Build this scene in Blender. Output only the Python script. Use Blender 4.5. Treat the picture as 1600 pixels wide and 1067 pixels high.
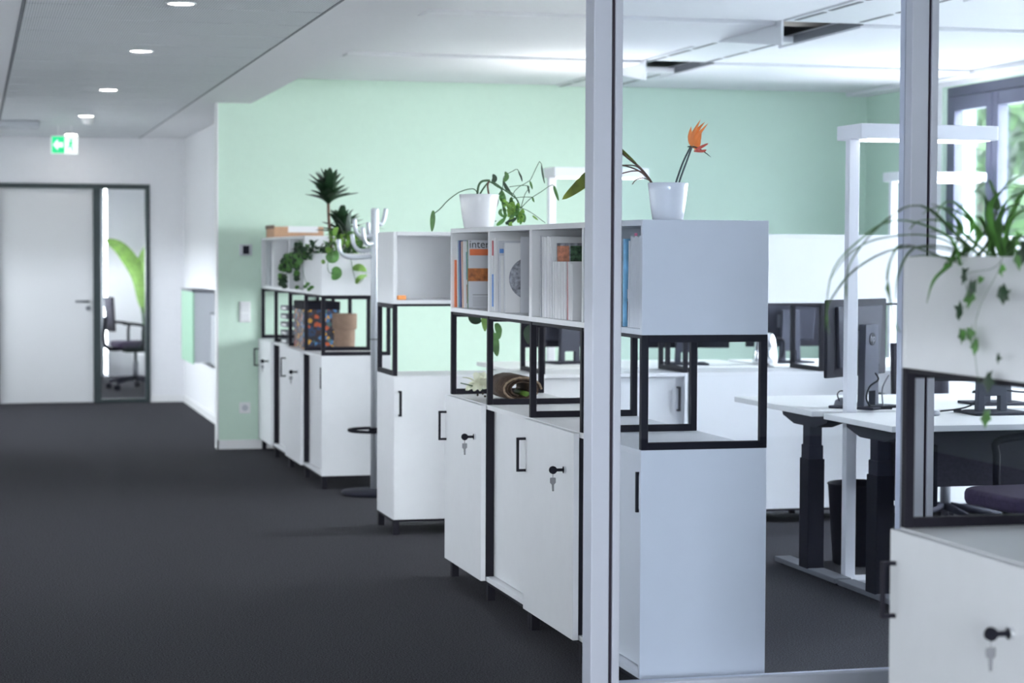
import bpy, math, random
from mathutils import Vector, Matrix
random.seed(7)
R = math.radians
for o in list(bpy.data.objects): bpy.data.objects.remove(o)
scene = bpy.context.scene
C = scene.collection

# ---------------------------------------------------------------- camera
FPX, YAW, PIT, EYE, ROLL = 3242.5, .2546, .0421, 1.408, .0042
cd = bpy.data.cameras.new('camera'); cam = bpy.data.objects.new('camera', cd); C.objects.link(cam)
cd.sensor_fit = 'HORIZONTAL'; cd.sensor_width = 36; cd.lens = FPX/1600*36
cam.matrix_world = Matrix.Translation((0, 0, EYE)) @ Matrix.Rotation(-YAW, 4, 'Z') @ Matrix.Rotation(math.pi/2-PIT, 4, 'X') @ Matrix.Rotation(ROLL, 4, 'Z')
cd.clip_start = .05; cd.clip_end = 300
cd.dof.use_dof = True; cd.dof.focus_distance = 7.2; cd.dof.aperture_fstop = 3.8
scene.camera = cam
# ---------------------------------------------------------------- world, daylight
w = bpy.data.worlds.new('overcast_sky'); scene.world = w; w.use_nodes = True
bg = w.node_tree.nodes['Background']; bg.inputs[0].default_value = (.89, .94, 1, 1); bg.inputs[1].default_value = 40
def portal(name, loc, rot, sx, sy):
    l = bpy.data.lights.new(name, 'AREA'); l.shape = 'RECTANGLE'; l.size = sx; l.size_y = sy
    l.cycles.is_portal = True
    o = bpy.data.objects.new(name, l); C.objects.link(o); o.location = loc; o.rotation_euler = rot
portal('window_portal', (6.97, 9.9, 1.36), (0, R(90), 0), 2.55, 7.6)
portal('added_corridor_portal', (-1.45, 7.4, 1.11), (0, R(-90), 0), .22, 9.8)  # sky sampling for the slots added in the left wall
portal('added_end_portal', (-1.45, 17.25, 1.2), (0, R(-90), 0), .52, 4.4)  # sky sampling for the added slot that lights the corridor end
portal('added_front_portal', (0, -3.12, 1.4), (R(90), 0, 0), 2.6, 2.3)  # sky sampling for the glazed opening added behind the camera
portal('far_room_portal', (.28, 22, 1.24), (0, R(-90), 0), .3, 4.2)
vs = scene.view_settings
vs.view_transform = 'Standard'; vs.look = 'None'; vs.exposure = 0; vs.gamma = 1; vs.use_curve_mapping = False

# ---------------------------------------------------------------- pixel to place helpers
_s, _c, _sp, _cp, _cr, _sr = math.sin(YAW), math.cos(YAW), math.sin(PIT), math.cos(PIT), math.cos(ROLL), math.sin(ROLL)
def ray(u, v):
    a, b = u-800, v-533.5
    X = (a*_cr+b*_sr)/FPX; Y = -(-a*_sr+b*_cr)/FPX
    Z = _cp+Y*_sp; z = Y*_cp-_sp
    return Vector((X*_c+Z*_s, -X*_s+Z*_c, z))
CAMD = Vector((-_s, -_c, 0))
def at_y(u, v, y):
    d = ray(u, v); return d*(y/d.y)+Vector((0, 0, EYE))
def at_x(u, v, x):
    d = ray(u, v); return d*(x/d.x)+Vector((0, 0, EYE))
def at_z(u, v, z):
    d = ray(u, v); return d*((z-EYE)/d.z)+Vector((0, 0, EYE))

# ---------------------------------------------------------------- materials
MATS = {}
def mat(name, col, rough=.5, metal=0, noise=0, scale=40, bump=0, spec=.5, emit=None, es=1, sub=0, trans=0):
    m = bpy.data.materials.new(name); m.use_nodes = True; nt = m.node_tree
    p = nt.nodes['Principled BSDF']; MATS[name] = m
    p.inputs['Base Color'].default_value = (*col, 1); p.inputs['Roughness'].default_value = rough
    p.inputs['Metallic'].default_value = metal; p.inputs['Specular IOR Level'].default_value = spec
    if trans: p.inputs['Transmission Weight'].default_value = trans
    if emit: p.inputs['Emission Color'].default_value = (*emit, 1); p.inputs['Emission Strength'].default_value = es
    if noise or bump:
        tc = nt.nodes.new('ShaderNodeTexCoord'); n = nt.nodes.new('ShaderNodeTexNoise')
        n.inputs['Scale'].default_value = scale; n.inputs['Detail'].default_value = 3
        nt.links.new(tc.outputs['Object'], n.inputs['Vector'])
        if noise:
            r = nt.nodes.new('ShaderNodeValToRGB'); r.color_ramp.elements[0].position = .3; r.color_ramp.elements[1].position = .7
            r.color_ramp.elements[0].color = (*[max(0, c*(1-noise)) for c in col], 1)
            r.color_ramp.elements[1].color = (*[min(1, c*(1+noise)) for c in col], 1)
            nt.links.new(n.outputs['Fac'], r.inputs[0]); nt.links.new(r.outputs[0], p.inputs['Base Color'])
        if bump:
            b = nt.nodes.new('ShaderNodeBump'); b.inputs['Strength'].default_value = bump; b.inputs['Distance'].default_value = .003
            nt.links.new(n.outputs['Fac'], b.inputs['Height']); nt.links.new(b.outputs[0], p.inputs['Normal'])
    return m
mat('laminate', (.80, .805, .83), .45, noise=.012, scale=14)
mat('laminate_top', (.80, .80, .82), .4, noise=.02, scale=6)
mat('desk_white', (.83, .83, .82), .4, noise=.015, scale=9)
mat('plaster', (.84, .84, .87), .9, noise=.01, scale=30, bump=.05)
mat('green_paint', (.615, .775, .66), .85, noise=.012, scale=25, bump=.05)
mat('skirting', (.83, .83, .84), .5)
mat('black_metal', (.010, .009, .016), .6, spec=.2)
mat('black_plastic', (.012, .012, .019), .75, spec=.12)
mat('dark_grey', (.024, .025, .038), .7, spec=.15)
mat('mid_grey', (.16, .165, .19), .5, spec=.3)
mat('stand_grey', (.055, .058, .078), .7, spec=.15)
mat('silver', (.60, .63, .68), .35, metal=.45)
mat('steel_key', (.22, .22, .24), .45, metal=.3)
mat('chrome', (.75, .76, .78), .15, metal=1)
mat('post_alu', (.62, .64, .74), .45, noise=.01, scale=8)
mat('gasket', (.015, .006, .022), .5)
mat('slate_frame', (.085, .088, .135), .5)
mat('door_frame', (.016, .03, .034), .5)
mat('door_leaf', (.66, .66, .68), .35)
mat('ceramic', (.86, .86, .89), .18, spec=.6)
mat('soil', (.03, .022, .016), .95, noise=.4, scale=60)
mat('leaf_dark', (.015, .045, .018), .45, noise=.35, scale=20)
mat('leaf_mid', (.07, .19, .04), .45, noise=.35, scale=18)
mat('leaf_spider', (.045, .11, .03), .4, noise=.5, scale=25)
mat('leaf_light', (.18, .34, .06), .45, noise=.3, scale=18)
mat('leaf_tree', (.022, .055, .010), .6, noise=.5, scale=1.5)
mat('leaf_grey', (.10, .13, .11), .5, noise=.3, scale=18)
mat('leaf_olive', (.16, .20, .03), .45, noise=.4, scale=20)
mat('stem_green', (.05, .12, .05), .5)
mat('stem_brown', (.13, .07, .045), .7, noise=.3, scale=60)
mat('stem_slate', (.05, .08, .075), .5)
mat('bark', (.08, .06, .05), .9, noise=.3, scale=10)
mat('orange_petal', (.95, .25, .04), .5, noise=.15, scale=40)
mat('red_petal', (.65, .09, .05), .5)
mat('cream_petal', (.84, .85, .68), .6, noise=.08, scale=30)
mat('cardboard', (.50, .30, .19), .85, noise=.06, scale=30)
mat('kraft', (.27, .18, .13), .85, noise=.1, scale=30)
mat('kraft_dark', (.16, .105, .08), .85, noise=.1, scale=30)
mat('woven', (.06, .036, .024), .9, noise=.55, scale=90, bump=.4)
mat('woven_edge', (.26, .19, .13), .9, noise=.3, scale=90)
mat('paper', (.80, .80, .82), .7)
mat('paper_grey', (.60, .61, .66), .6)
mat('print_orange', (.72, .16, .05), .5); mat('print_navy', (.03, .06, .22), .5); mat('print_blue', (.10, .25, .62), .5)
mat('print_teal', (.12, .33, .38), .5); mat('print_peach', (.65, .42, .33), .5); mat('print_red', (.42, .03, .05), .5)
mat('print_green', (.04, .13, .05), .5); mat('print_black', (.02, .02, .025), .5); mat('print_sky', (.22, .50, .76), .5, noise=.4, scale=18)
mat('print_pink', (.68, .08, .25), .5); mat('print_skin', (.60, .25, .16), .5, noise=.35, scale=60); mat('print_grey', (.30, .31, .36), .5, noise=.6, scale=60)
mat('print_rust', (.42, .13, .03), .5, noise=.5, scale=45); mat('print_plum', (.10, .06, .11), .5)
mat('print_foliage', (.06, .13, .07), .5, noise=.9, scale=60); mat('print_text', (.35, .35, .38), .6)
mat('fabric', (.022, .02, .034), .9, noise=.2, scale=80, bump=.2)
mat('chair_seat', (.035, .022, .055), .85, noise=.2, scale=60)
mat('screen', (.012, .013, .018), .15)
mat('amber_tag', (.45, .20, .03), .5)
mat('eraser', (.85, .33, .10), .6)
mat('duct', (.42, .36, .31), .6)
mat('void_grey', (.16, .16, .18), .9)
mat('pale_green_glass', (.36, .58, .43), .6)
mat('box_grey', (.52, .54, .58), .5)
mat('ground_out', (.74, .75, .72), .95, noise=.3, scale=.6)
mat('lamp_white', (.84, .84, .88), .4)
mat('lamp_up', (.9, .9, .9), .5, emit=(1, .98, .97), es=20)
mat('lamp_down', (.9, .9, .9), .5, emit=(1, .98, .97), es=5)
mat('downlight', (.9, .9, .9), .5, emit=(1, .97, .95), es=14)
mat('sign_green', (0, .42, .16), .5, emit=(.02, .62, .24), es=.9)
mat('sign_white', (.9, .95, .92), .5, emit=(.95, 1, .97), es=.75)
# carpet: short pile, dark charcoal
m = mat('carpet', (.043, .0425, .050), .95, noise=.8, scale=170, bump=.6, spec=.1)
# perforated metal ceiling: fine dot grid
m = mat('perforated', (.47, .50, .53), .5); nt = m.node_tree; p = nt.nodes['Principled BSDF']
tc = nt.nodes.new('ShaderNodeTexCoord'); vo = nt.nodes.new('ShaderNodeTexVoronoi'); vo.inputs['Scale'].default_value = 85; vo.inputs['Randomness'].default_value = 0
rp = nt.nodes.new('ShaderNodeValToRGB'); rp.color_ramp.elements[0].position = .24; rp.color_ramp.elements[1].position = .34
rp.color_ramp.elements[0].color = (.45, .47, .50, 1); rp.color_ramp.elements[1].color = (.72, .74, .77, 1)
nt.links.new(tc.outputs['Object'], vo.inputs['Vector']); nt.links.new(vo.outputs['Distance'], rp.inputs[0]); nt.links.new(rp.outputs[0], p.inputs['Base Color'])
# colourful graphic print
m = mat('graphic', (.3, .1, .1), .5); nt = m.node_tree; p = nt.nodes['Principled BSDF']
tc = nt.nodes.new('ShaderNodeTexCoord'); vo = nt.nodes.new('ShaderNodeTexVoronoi'); vo.inputs['Scale'].default_value = 42
rp = nt.nodes.new('ShaderNodeValToRGB'); rp.color_ramp.interpolation = 'CONSTANT'
cols = [(.03, .02, .03), (.02, .05, .12), (.03, .02, .03), (.55, .10, .03), (.02, .02, .03), (.08, .22, .45), (.05, .02, .02), (.70, .35, .04), (.03, .03, .05), (.07, .15, .15)]
for i, c in enumerate(cols):
    e = rp.color_ramp.elements[0] if i == 0 else rp.color_ramp.elements.new(i/len(cols))
    e.position = i/len(cols); e.color = (*c, 1)
sep = nt.nodes.new('ShaderNodeSeparateColor')
nt.links.new(tc.outputs['Object'], vo.inputs['Vector']); nt.links.new(vo.outputs['Color'], sep.inputs[0]); nt.links.new(sep.outputs[0], rp.inputs[0]); nt.links.new(rp.outputs[0], p.inputs['Base Color'])
# clear glass
def glass(name, tint, refl):
    m = bpy.data.materials.new(name); m.use_nodes = True; nt = m.node_tree; MATS[name] = m
    for n in list(nt.nodes): nt.nodes.remove(n)
    out = nt.nodes.new('ShaderNodeOutputMaterial'); mx = nt.nodes.new('ShaderNodeMixShader')
    tr = nt.nodes.new('ShaderNodeBsdfTransparent'); tr.inputs[0].default_value = (*tint, 1)
    gl = nt.nodes.new('ShaderNodeBsdfGlossy'); gl.inputs['Roughness'].default_value = 0
    fr = nt.nodes.new('ShaderNodeFresnel'); fr.inputs[0].default_value = 1.45
    mu = nt.nodes.new('ShaderNodeMath'); mu.operation = 'MULTIPLY'; mu.inputs[1].default_value = refl
    nt.links.new(fr.outputs[0], mu.inputs[0]); nt.links.new(mu.outputs[0], mx.inputs[0])
    nt.links.new(tr.outputs[0], mx.inputs[1]); nt.links.new(gl.outputs[0], mx.inputs[2]); nt.links.new(mx.outputs[0], out.inputs[0])
glass('pane_glass', (.935, .96, 1.0), .8)
glass('window_glass', (.97, .985, .98), .6)

# ---------------------------------------------------------------- mesh helpers
class MB:
    def __init__(s): s.v = []; s.f = []
    def box(s, x0, x1, y0, y1, z0, z1):
        b = len(s.v)
        s.v += [(x0,y0,z0),(x1,y0,z0),(x1,y1,z0),(x0,y1,z0),(x0,y0,z1),(x1,y0,z1),(x1,y1,z1),(x0,y1,z1)]
        s.f += [tuple(b+i for i in q) for q in ((3,2,1,0),(4,5,6,7),(0,1,5,4),(1,2,6,5),(2,3,7,6),(3,0,4,7))]
        return s
    def prism(s, poly, axis, a, b):
        # poly: 2D outline; axis 'x': (y,z) outline pushed from x=a to x=b, etc.
        n = len(poly); k = len(s.v)
        for t in (a, b):
            for p, q in poly: s.v.append({'x': (t, p, q), 'y': (p, t, q), 'z': (p, q, t)}[axis])
        s.f.append(tuple(range(k+n-1, k-1, -1))); s.f.append(tuple(range(k+n, k+2*n)))
        for i in range(n): s.f.append((k+i, k+(i+1) % n, k+n+(i+1) % n, k+n+i))
        return s
    def tube(s, pts, r, n=8, r2=None):
        pts = [Vector(p) for p in pts]; k = len(s.v); m = len(pts)
        up = None
        for i, p in enumerate(pts):
            t = (pts[min(i+1, m-1)]-pts[max(i-1, 0)]).normalized()
            if up is None: up = t.orthogonal().normalized()
            else: up = (up-t*up.dot(t)).normalized()
            sd = t.cross(up); rr = r if r2 is None else r+(r2-r)*i/(m-1)
            for j in range(n):
                a = 2*math.pi*j/n; s.v.append(tuple(p+(up*math.cos(a)+sd*math.sin(a))*rr))
        for i in range(m-1):
            for j in range(n): s.f.append((k+i*n+j, k+i*n+(j+1) % n, k+(i+1)*n+(j+1) % n, k+(i+1)*n+j))
        s.f.append(tuple(range(k+n-1, k-1, -1))); s.f.append(tuple(range(k+(m-1)*n, k+m*n)))
        return s
    def lathe(s, prof, n=32, c=(0, 0, 0), cap=True):
        k = len(s.v); m = len(prof)
        for r, z in prof:
            for j in range(n): a = 2*math.pi*j/n; s.v.append((c[0]+r*math.cos(a), c[1]+r*math.sin(a), c[2]+z))
        for i in range(m-1):
            for j in range(n): s.f.append((k+i*n+j, k+i*n+(j+1) % n, k+(i+1)*n+(j+1) % n, k+(i+1)*n+j))
        if cap and prof[0][0] > 1e-4: s.f.append(tuple(range(k+n-1, k-1, -1)))
        if cap and prof[-1][0] > 1e-4: s.f.append(tuple(range(k+(m-1)*n, k+m*n)))
        return s
    def blade(s, pts, wmax, fold=.25, n=12, prof=None, wdir=None):
        # a leaf along a smooth curve through pts, widest in the middle, folded along the midrib
        cv = curve(pts, n); k = len(s.v)
        for i, p in enumerate(cv):
            t = (cv[min(i+1, n)]-cv[max(i-1, 0)]).normalized()
            sd = t.cross(wdir or Vector((0, 0, 1)))
            if sd.length < .05: sd = t.cross(Vector((0, 1, 0)))
            sd.normalize(); nn = sd.cross(t)
            f = i/n; wd = wmax*(prof(f) if prof else math.sin(math.pi*min(1, f*.93+.07))**.75)/2
            s.v += [tuple(p-sd*wd+nn*wd*fold), tuple(p), tuple(p+sd*wd+nn*wd*fold)]
        for i in range(n):
            a = k+3*i; s.f += [(a, a+1, a+4, a+3), (a+1, a+2, a+5, a+4)]
        return s
    def build(s, name, m, parent=None, bevel=0, smooth=False, solid=0):
        me = bpy.data.meshes.new(name); me.from_pydata(s.v, [], s.f); me.update()
        me.materials.append(MATS[m])
        if smooth: me.shade_smooth()
        o = bpy.data.objects.new(name, me); C.objects.link(o)
        if parent: o.parent = parent
        if solid:
            md = o.modifiers.new('thickness', 'SOLIDIFY'); md.thickness = solid
        if bevel:
            md = o.modifiers.new('bevel', 'BEVEL'); md.width = bevel; md.segments = 2; md.limit_method = 'ANGLE'; md.angle_limit = R(40)
            if not smooth: me.shade_smooth(); md.harden_normals = True
        return o
def curve(pts, n):
    P = [Vector(p) for p in pts]
    if len(P) == 2: return [P[0].lerp(P[1], i/n) for i in range(n+1)]
    out = []; m = len(P)-1
    for i in range(n+1):
        t = i/n*m; k = min(int(t), m-1); f = t-k
        p0, p1, p2, p3 = P[max(k-1, 0)], P[k], P[k+1], P[min(k+2, m)]
        out.append(.5*((2*p1)+(p2-p0)*f+(2*p0-5*p1+4*p2-p3)*f*f+(3*p1-p0-3*p2+p3)*f**3))
    return out
def thing(name, label, cat, loc=(0, 0, 0), rz=0, group=None):
    o = bpy.data.objects.new(name, None); C.objects.link(o); o.empty_display_size = .1
    o.location = loc; o.rotation_euler = (0, 0, rz); return tag(o, label, cat, group)
def tag(o, label, cat, group=None):
    o['label'] = label; o['category'] = cat
    if group: o['group'] = group
    return o
def struct(o): o['kind'] = 'structure'; return o
def bx(*a): return MB().box(*a)
def text_mesh(name, body, size, m, parent, M, extrude=.0006):
    cu = bpy.data.curves.new(name, 'FONT'); cu.body = body; cu.size = size; cu.extrude = extrude
    tmp = bpy.data.objects.new(name+'_curve', cu); C.objects.link(tmp)
    bpy.context.view_layer.update()
    me = bpy.data.meshes.new_from_object(tmp.evaluated_get(bpy.context.evaluated_depsgraph_get()))
    bpy.data.objects.remove(tmp)
    me.materials.clear(); me.materials.append(MATS[m]); me.transform(M)
    o = bpy.data.objects.new(name, me); C.objects.link(o); o.parent = parent
    return o

# ================================================================ THE SETTING
XF, XR = 2.018, 6.7            # front plane of the cabinet rows, window wall
YG, YE = 14.9, 19.75           # green wall, corridor end wall
HC, HO = 2.476, 2.66           # corridor ceiling, office ceiling panels
struct(bx(-1.3, XR, -3, 24.6, -.05, 0).build('floor', 'carpet'))
LW = [(2.6, 7.2, 1.05, 1.18), (7.6, 12.2, 1.0, 1.19), (15.1, 19.4, 1.0, 1.42)]  # window slots added in the unseen left wall to light fronts and corridor end
wl = MB()
yy = -3
for a, b, z0, z1 in LW:
    wl.box(-1.42, -1.3, yy, a, 0, 2.95).box(-1.42, -1.3, a, b, 0, z0).box(-1.42, -1.3, a, b, z1, 2.95); yy = b
wl.box(-1.42, -1.3, yy, YE, 0, 2.95)
struct(wl.build('wall_left', 'plaster'))
for i, (a, b, z0, z1) in enumerate(LW):
    wn = struct(bx(-1.38, -1.37, a, b, z0, z1).build('window_%d' % (i+11), 'window_glass'))  # glazing of the added slots, out of view
    MB().box(-1.41, -1.34, a, b, z0, z0+.03).box(-1.41, -1.34, a, b, z1-.03, z1).box(-1.41, -1.34, a, a+.05, z0+.03, z1-.03).box(-1.41, -1.34, b-.05, b, z0+.03, z1-.03).box(-1.41, -1.34, (a+b)/2-.03, (a+b)/2+.03, z0+.03, z1-.03).build('window_frame', 'slate_frame', wn)
struct(MB().box(-1.42, -1.25, -3.1, -3, 0, 2.95).box(1.25, XR+.25, -3.1, -3, 0, 2.95).box(-1.25, 1.25, -3.1, -3, 0, .3).box(-1.25, 1.25, -3.1, -3, 2.5, 2.95).build('wall_front', 'plaster'))
wn = struct(bx(-1.25, 1.25, -3.06, -3.05, .3, 2.5).build('window_20', 'window_glass'))  # glazed opening added behind the camera for frontal light
q_ = MB().box(-1.25, 1.25, -3.09, -3.02, .3, .36).box(-1.25, 1.25, -3.09, -3.02, 2.44, 2.5)
for k in range(6): q_.box(-1.25+k*.488, -1.19+k*.488, -3.09, -3.02, .36, 2.44)
q_.build('window_frame', 'slate_frame', wn)
# green wall with the white return behind it
struct(bx(1.705, XR, YG, YG+.12, 0, 2.95).build('wall_back', 'green_paint'))
struct(bx(1.94, 2.06, YG+.12, YE, 0, 2.95).build('wall_corridor', 'plaster'))
struct(bx(1.69, XR, YG-.012, YG, 0, .065).build('baseboard_back', 'skirting'))
struct(bx(1.693, 1.705, YG-.012, YG+.12, 0, 2.476).build('trim_1', 'skirting'))
struct(bx(1.925, 1.94, YG+.13, YE, 0, .065).build('baseboard_corridor', 'skirting'))
# end wall with door opening x .19..1.61
we = MB().box(-1.3, .17, YE, YE+.12, 0, 2.95).box(.17, 1.615, YE, YE+.12, 2.045, 2.95).box(1.615, 3.6, YE, YE+.12, 0, 2.95)
struct(we.build('wall_end', 'plaster'))
struct(bx(1.62, 1.93, YE-.012, YE, 0, .065).build('baseboard_end', 'skirting'))
# right wall with windows
ZS, ZT = .12, 2.6
WY = [(10.9, 13.58), (8.7, 10.6), (6.4, 8.2)]
wr = MB().box(XR, XR+.25, -3, YG+.12, 0, ZS).box(XR, XR+.25, -3, YG+.12, ZT, 2.95)
ys = [YG+.12]+[v for a, b in WY for v in (b, a)]+[-3]
ys = [YG+.12]+[v for a, b in WY for v in (b, a)]+[-3]
for i in range(0, len(ys), 2): wr.box(XR, XR+.25, ys[i+1], ys[i], ZS, ZT)
struct(wr.build('wall_right', 'green_paint'))
struct(bx(XR-.004, XR, -3, 13.9, 2.605, 2.95).build('trim_2', 'plaster'))
struct(bx(XR-.003, XR, 13.6, 13.95, 0, 2.95).build('trim_3', 'plaster'))
for i, (a, b) in enumerate(WY):
    wn = bpy.data.objects.new('window_%d' % (i+1), None); C.objects.link(wn); wn.location = (XR+.06, 0, 0); struct(wn)
    MB().box(-.03, .04, a, b, ZT-.07, ZT).box(-.03, .04, a, b, ZS, ZS+.07).box(-.03, .04, a, a+.06, ZS+.07, ZT-.07).box(-.03, .04, b-.06, b, ZS+.07, ZT-.07).build('window_frame', 'slate_frame', wn, bevel=.004)
    n = max(1, round((b-a)/.67)); step = (b-a-.12)/n
    for k in range(n):
        y0 = a+.06+k*step; y1 = y0+step
        MB().box(-.045, .03, y0+.012, y0+.085, ZS+.075, ZT-.075).box(-.045, .03, y1-.085, y1-.012, ZS+.075, ZT-.075).box(-.045, .03, y0+.085, y1-.085, ZT-.17, ZT-.075).box(-.045, .03, y0+.085, y1-.085, ZS+.075, ZS+.17).build('sash', 'slate_frame', wn, bevel=.004)
        bx(-.01, .0, y0+.085, y1-.085, ZS+.17, ZT-.17).build('pane', 'window_glass', wn)
    bx(-.2, .0, a, b, ZS-.03, ZS).build('window_sill', 'laminate', wn)
# corridor ceiling: plaster edges and perforated metal panels
struct(MB().box(-1.3, .215, -3, YE, HC, HC+.05).box(1.528, 1.86, -3, YE, HC, HC+.05).build('ceiling', 'plaster'))
struct(bx(1.86, 1.94, -3, YG, HC, 2.95).build('trim_4', 'plaster'))
struct(bx(1.86, 1.94, YG+.12, YE, HC, 2.95).build('trim_5', 'plaster'))
cc = struct(MB().box(.215, 1.528, -3, YE, HC+.045, HC+.06).build('ceiling', 'void_grey'))
struct(MB().box(.213, .230, -3, YE, HC-.001, HC+.02).box(1.518, 1.530, -3, YE, HC-.001, HC+.02).build('trim_6', 'mid_grey'))
y = 4.2
pm = None
while y < YE-.05:
    y1 = min(y+.538, YE-.005)
    q = bx(.232, 1.516, 0, y1-y, 0, .02)
    if pm is None or y1-y < .537:
        o = q.build('ceiling_panel', 'perforated', cc)
        if pm is None: pm = o.data
    else:
        o = bpy.data.objects.new('ceiling_panel', pm); C.objects.link(o); o.parent = cc
    o.location = (0, y, HC); y += .556
struct(bx(.215, 1.528, -3, 4.195, HC, HC+.02).build('ceiling', 'perforated'))
# office ceiling: slab above, hung sail panels below, service strip with slot diffusers and open hatches
oc = struct(bx(1.86, XR+.25, -3, YG+.12, 2.95, 3.0).build('ceiling', 'void_grey'))
jy = [14.88, 13.9, 12.79, 11.69, 10.47, 9.3, 8.15, 7.0, 5.85, 4.7, 3.5, 2.3, 1.1, -.1, -1.3, -2.5]
for i in range(len(jy)-1):
    dz = .018*(i % 2)
    a, b = jy[i+1], jy[i]-.005
    MB().prism([(2.03, a+.17), (2.27, a+.17), (2.27, a+.03), (4.19, a+.03), (4.19, b), (2.03, b)], 'z', HO-dz, HO+.05).build('sail_panel', 'plaster', oc, bevel=.006)
    bx(4.68, 6.52, jy[i+1]+.03, jy[i]-.005, HO-dz, HO+.05).build('sail_panel', 'plaster', oc, bevel=.006)
struct(bx(6.53, XR, -3, YG, 2.63, 2.66).build('trim_7', 'plaster'))
struct(bx(1.94, 2.025, -3, YG, 2.655, 2.68).build('trim_8', 'plaster'))
for a, b in ((13.55, 14.88), (11.42, 12.74), (8.9, 10.41), (5, 8.8), (-2, 4.9)):
    st = bx(4.2, 4.67, a, b, HO-.006, HO+.03).build('service_panel', 'laminate', oc, bevel=.003)
    for x in (4.24, 4.61):
        yy = a+.15
        while yy < min(b-.1, a+1.2): bx(x-.012, x+.012, yy, yy+.38, HO-.0085, HO-.0055).build('slot', 'mid_grey', st); yy += .45
for a, b in ((10.43, 11.40), (12.76, 13.53)):
    MB().prism([(a, HO-.13), (a, HO+.03), (b, HO+.03), (b, HO-.02)], 'x', 4.195, 4.207).build('hatch_flap', 'laminate', oc)
    bx(4.2, 4.207, a, b, HO+.03, 2.94).build('hatch_side', 'mid_grey', oc)
    bx(4.66, 4.668, a, b, HO-.01, HO+.035).build('hatch_edge', 'mid_grey', oc)
    MB().tube([(4.05, b-.3, 2.80), (4.9, b-.3, 2.80)], .09, 16).build('duct', 'duct', oc, smooth=True)
# bulk above sails, left side, keeps the void closed
struct(bx(1.94, 1.945, -3, YG, 2.68, 2.95).build('trim_9', 'void_grey'))
# far room behind the sidelight
struct(bx(1.49, 3.6, 24, 24.12, 0, 2.95).build('wall_far', 'plaster'))
struct(MB().box(.3, .42, YE+.12, 24.12, 0, 1.1).box(.3, .42, YE+.12, 24.12, 1.42, 2.7).box(.42, 1.455, 24, 24.12, 0, 2.7).build('wall_room', 'box_grey'))
struct(bx(3.48, 3.6, YE+.12, 24, 0, 2.95).build('wall_side', 'plaster'))
struct(bx(-1.3, 3.6, YE, 24.12, 2.6, 2.7).build('ceiling', 'plaster'))

# end door
d = struct(bx(.241, 1.097, YE+.02, YE+.065, .004, 1.999).build('door_1', 'door_leaf', bevel=.003))
MB().box(.19, 1.62, YE-.02, YE+.1, 2.0, 2.045).box(.17, .2405, YE-.02, YE+.1, 0, 2.0).box(1.098, 1.165, YE-.02, YE+.1, 0, 2.0).box(1.578, 1.62, YE-.02, YE+.1, 0, 2.0).box(1.165, 1.578, YE-.02, YE+.1, 0, .035).build('frame', 'door_frame', d, bevel=.003)
h = MB().tube([(1.05, YE+.03, .95), (1.05, YE-.03, .95), (.93, YE-.03, .95)], .011, 8).build('handle', 'mid_grey', d, smooth=True)
MB().lathe([(.024, 0), (.024, .012)], 16).build('lock_rosette', 'mid_grey', d)
bpy.data.objects[d.children[-1].name].matrix_local = Matrix.Translation((1.05, YE+.02, .885)) @ Matrix.Rotation(R(90), 4, 'X')
bx(1.165, 1.578, YE+.03, YE+.04, .035, 2.0).build('pane', 'window_glass', d)

# ---------------------------------------------------------------- glass partition
YP = 5.98
gp = thing('glass_partition', 'clear glass partition with lavender-silver posts at the end of the cabinet row', 'partition', (0, YP, 0))
for x0 in (1.806, 2.842, 3.88, 4.92, 5.95):
    po = MB().box(x0, x0+.058, 0, .09, 0, 2.62).build('post', 'post_alu', gp, bevel=.004)
    MB().box(x0+.069, x0+.093, .004, .09, 0, 2.62).build('glazing_profile', 'post_alu', po, bevel=.003)
    MB().box(x0+.058, x0+.069, .012, .08, 0, 2.62).build('gasket', 'gasket', po)
    x1 = {1.806: 2.842, 2.842: 3.88, 3.88: 4.92, 4.92: 5.95, 5.95: XR}[x0]
    MB().box(x0+.093, x1, .02, .075, 0, .098).build('bottom_rail', 'post_alu', gp, bevel=.004)
    MB().box(x0+.093, x1, .02, .075, 2.57, 2.62).build('top_rail', 'post_alu', gp, bevel=.004)
    MB().box(x0+.09, x1, .044, .052, .096, 2.575).build('pane', 'pane_glass', gp)

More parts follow.
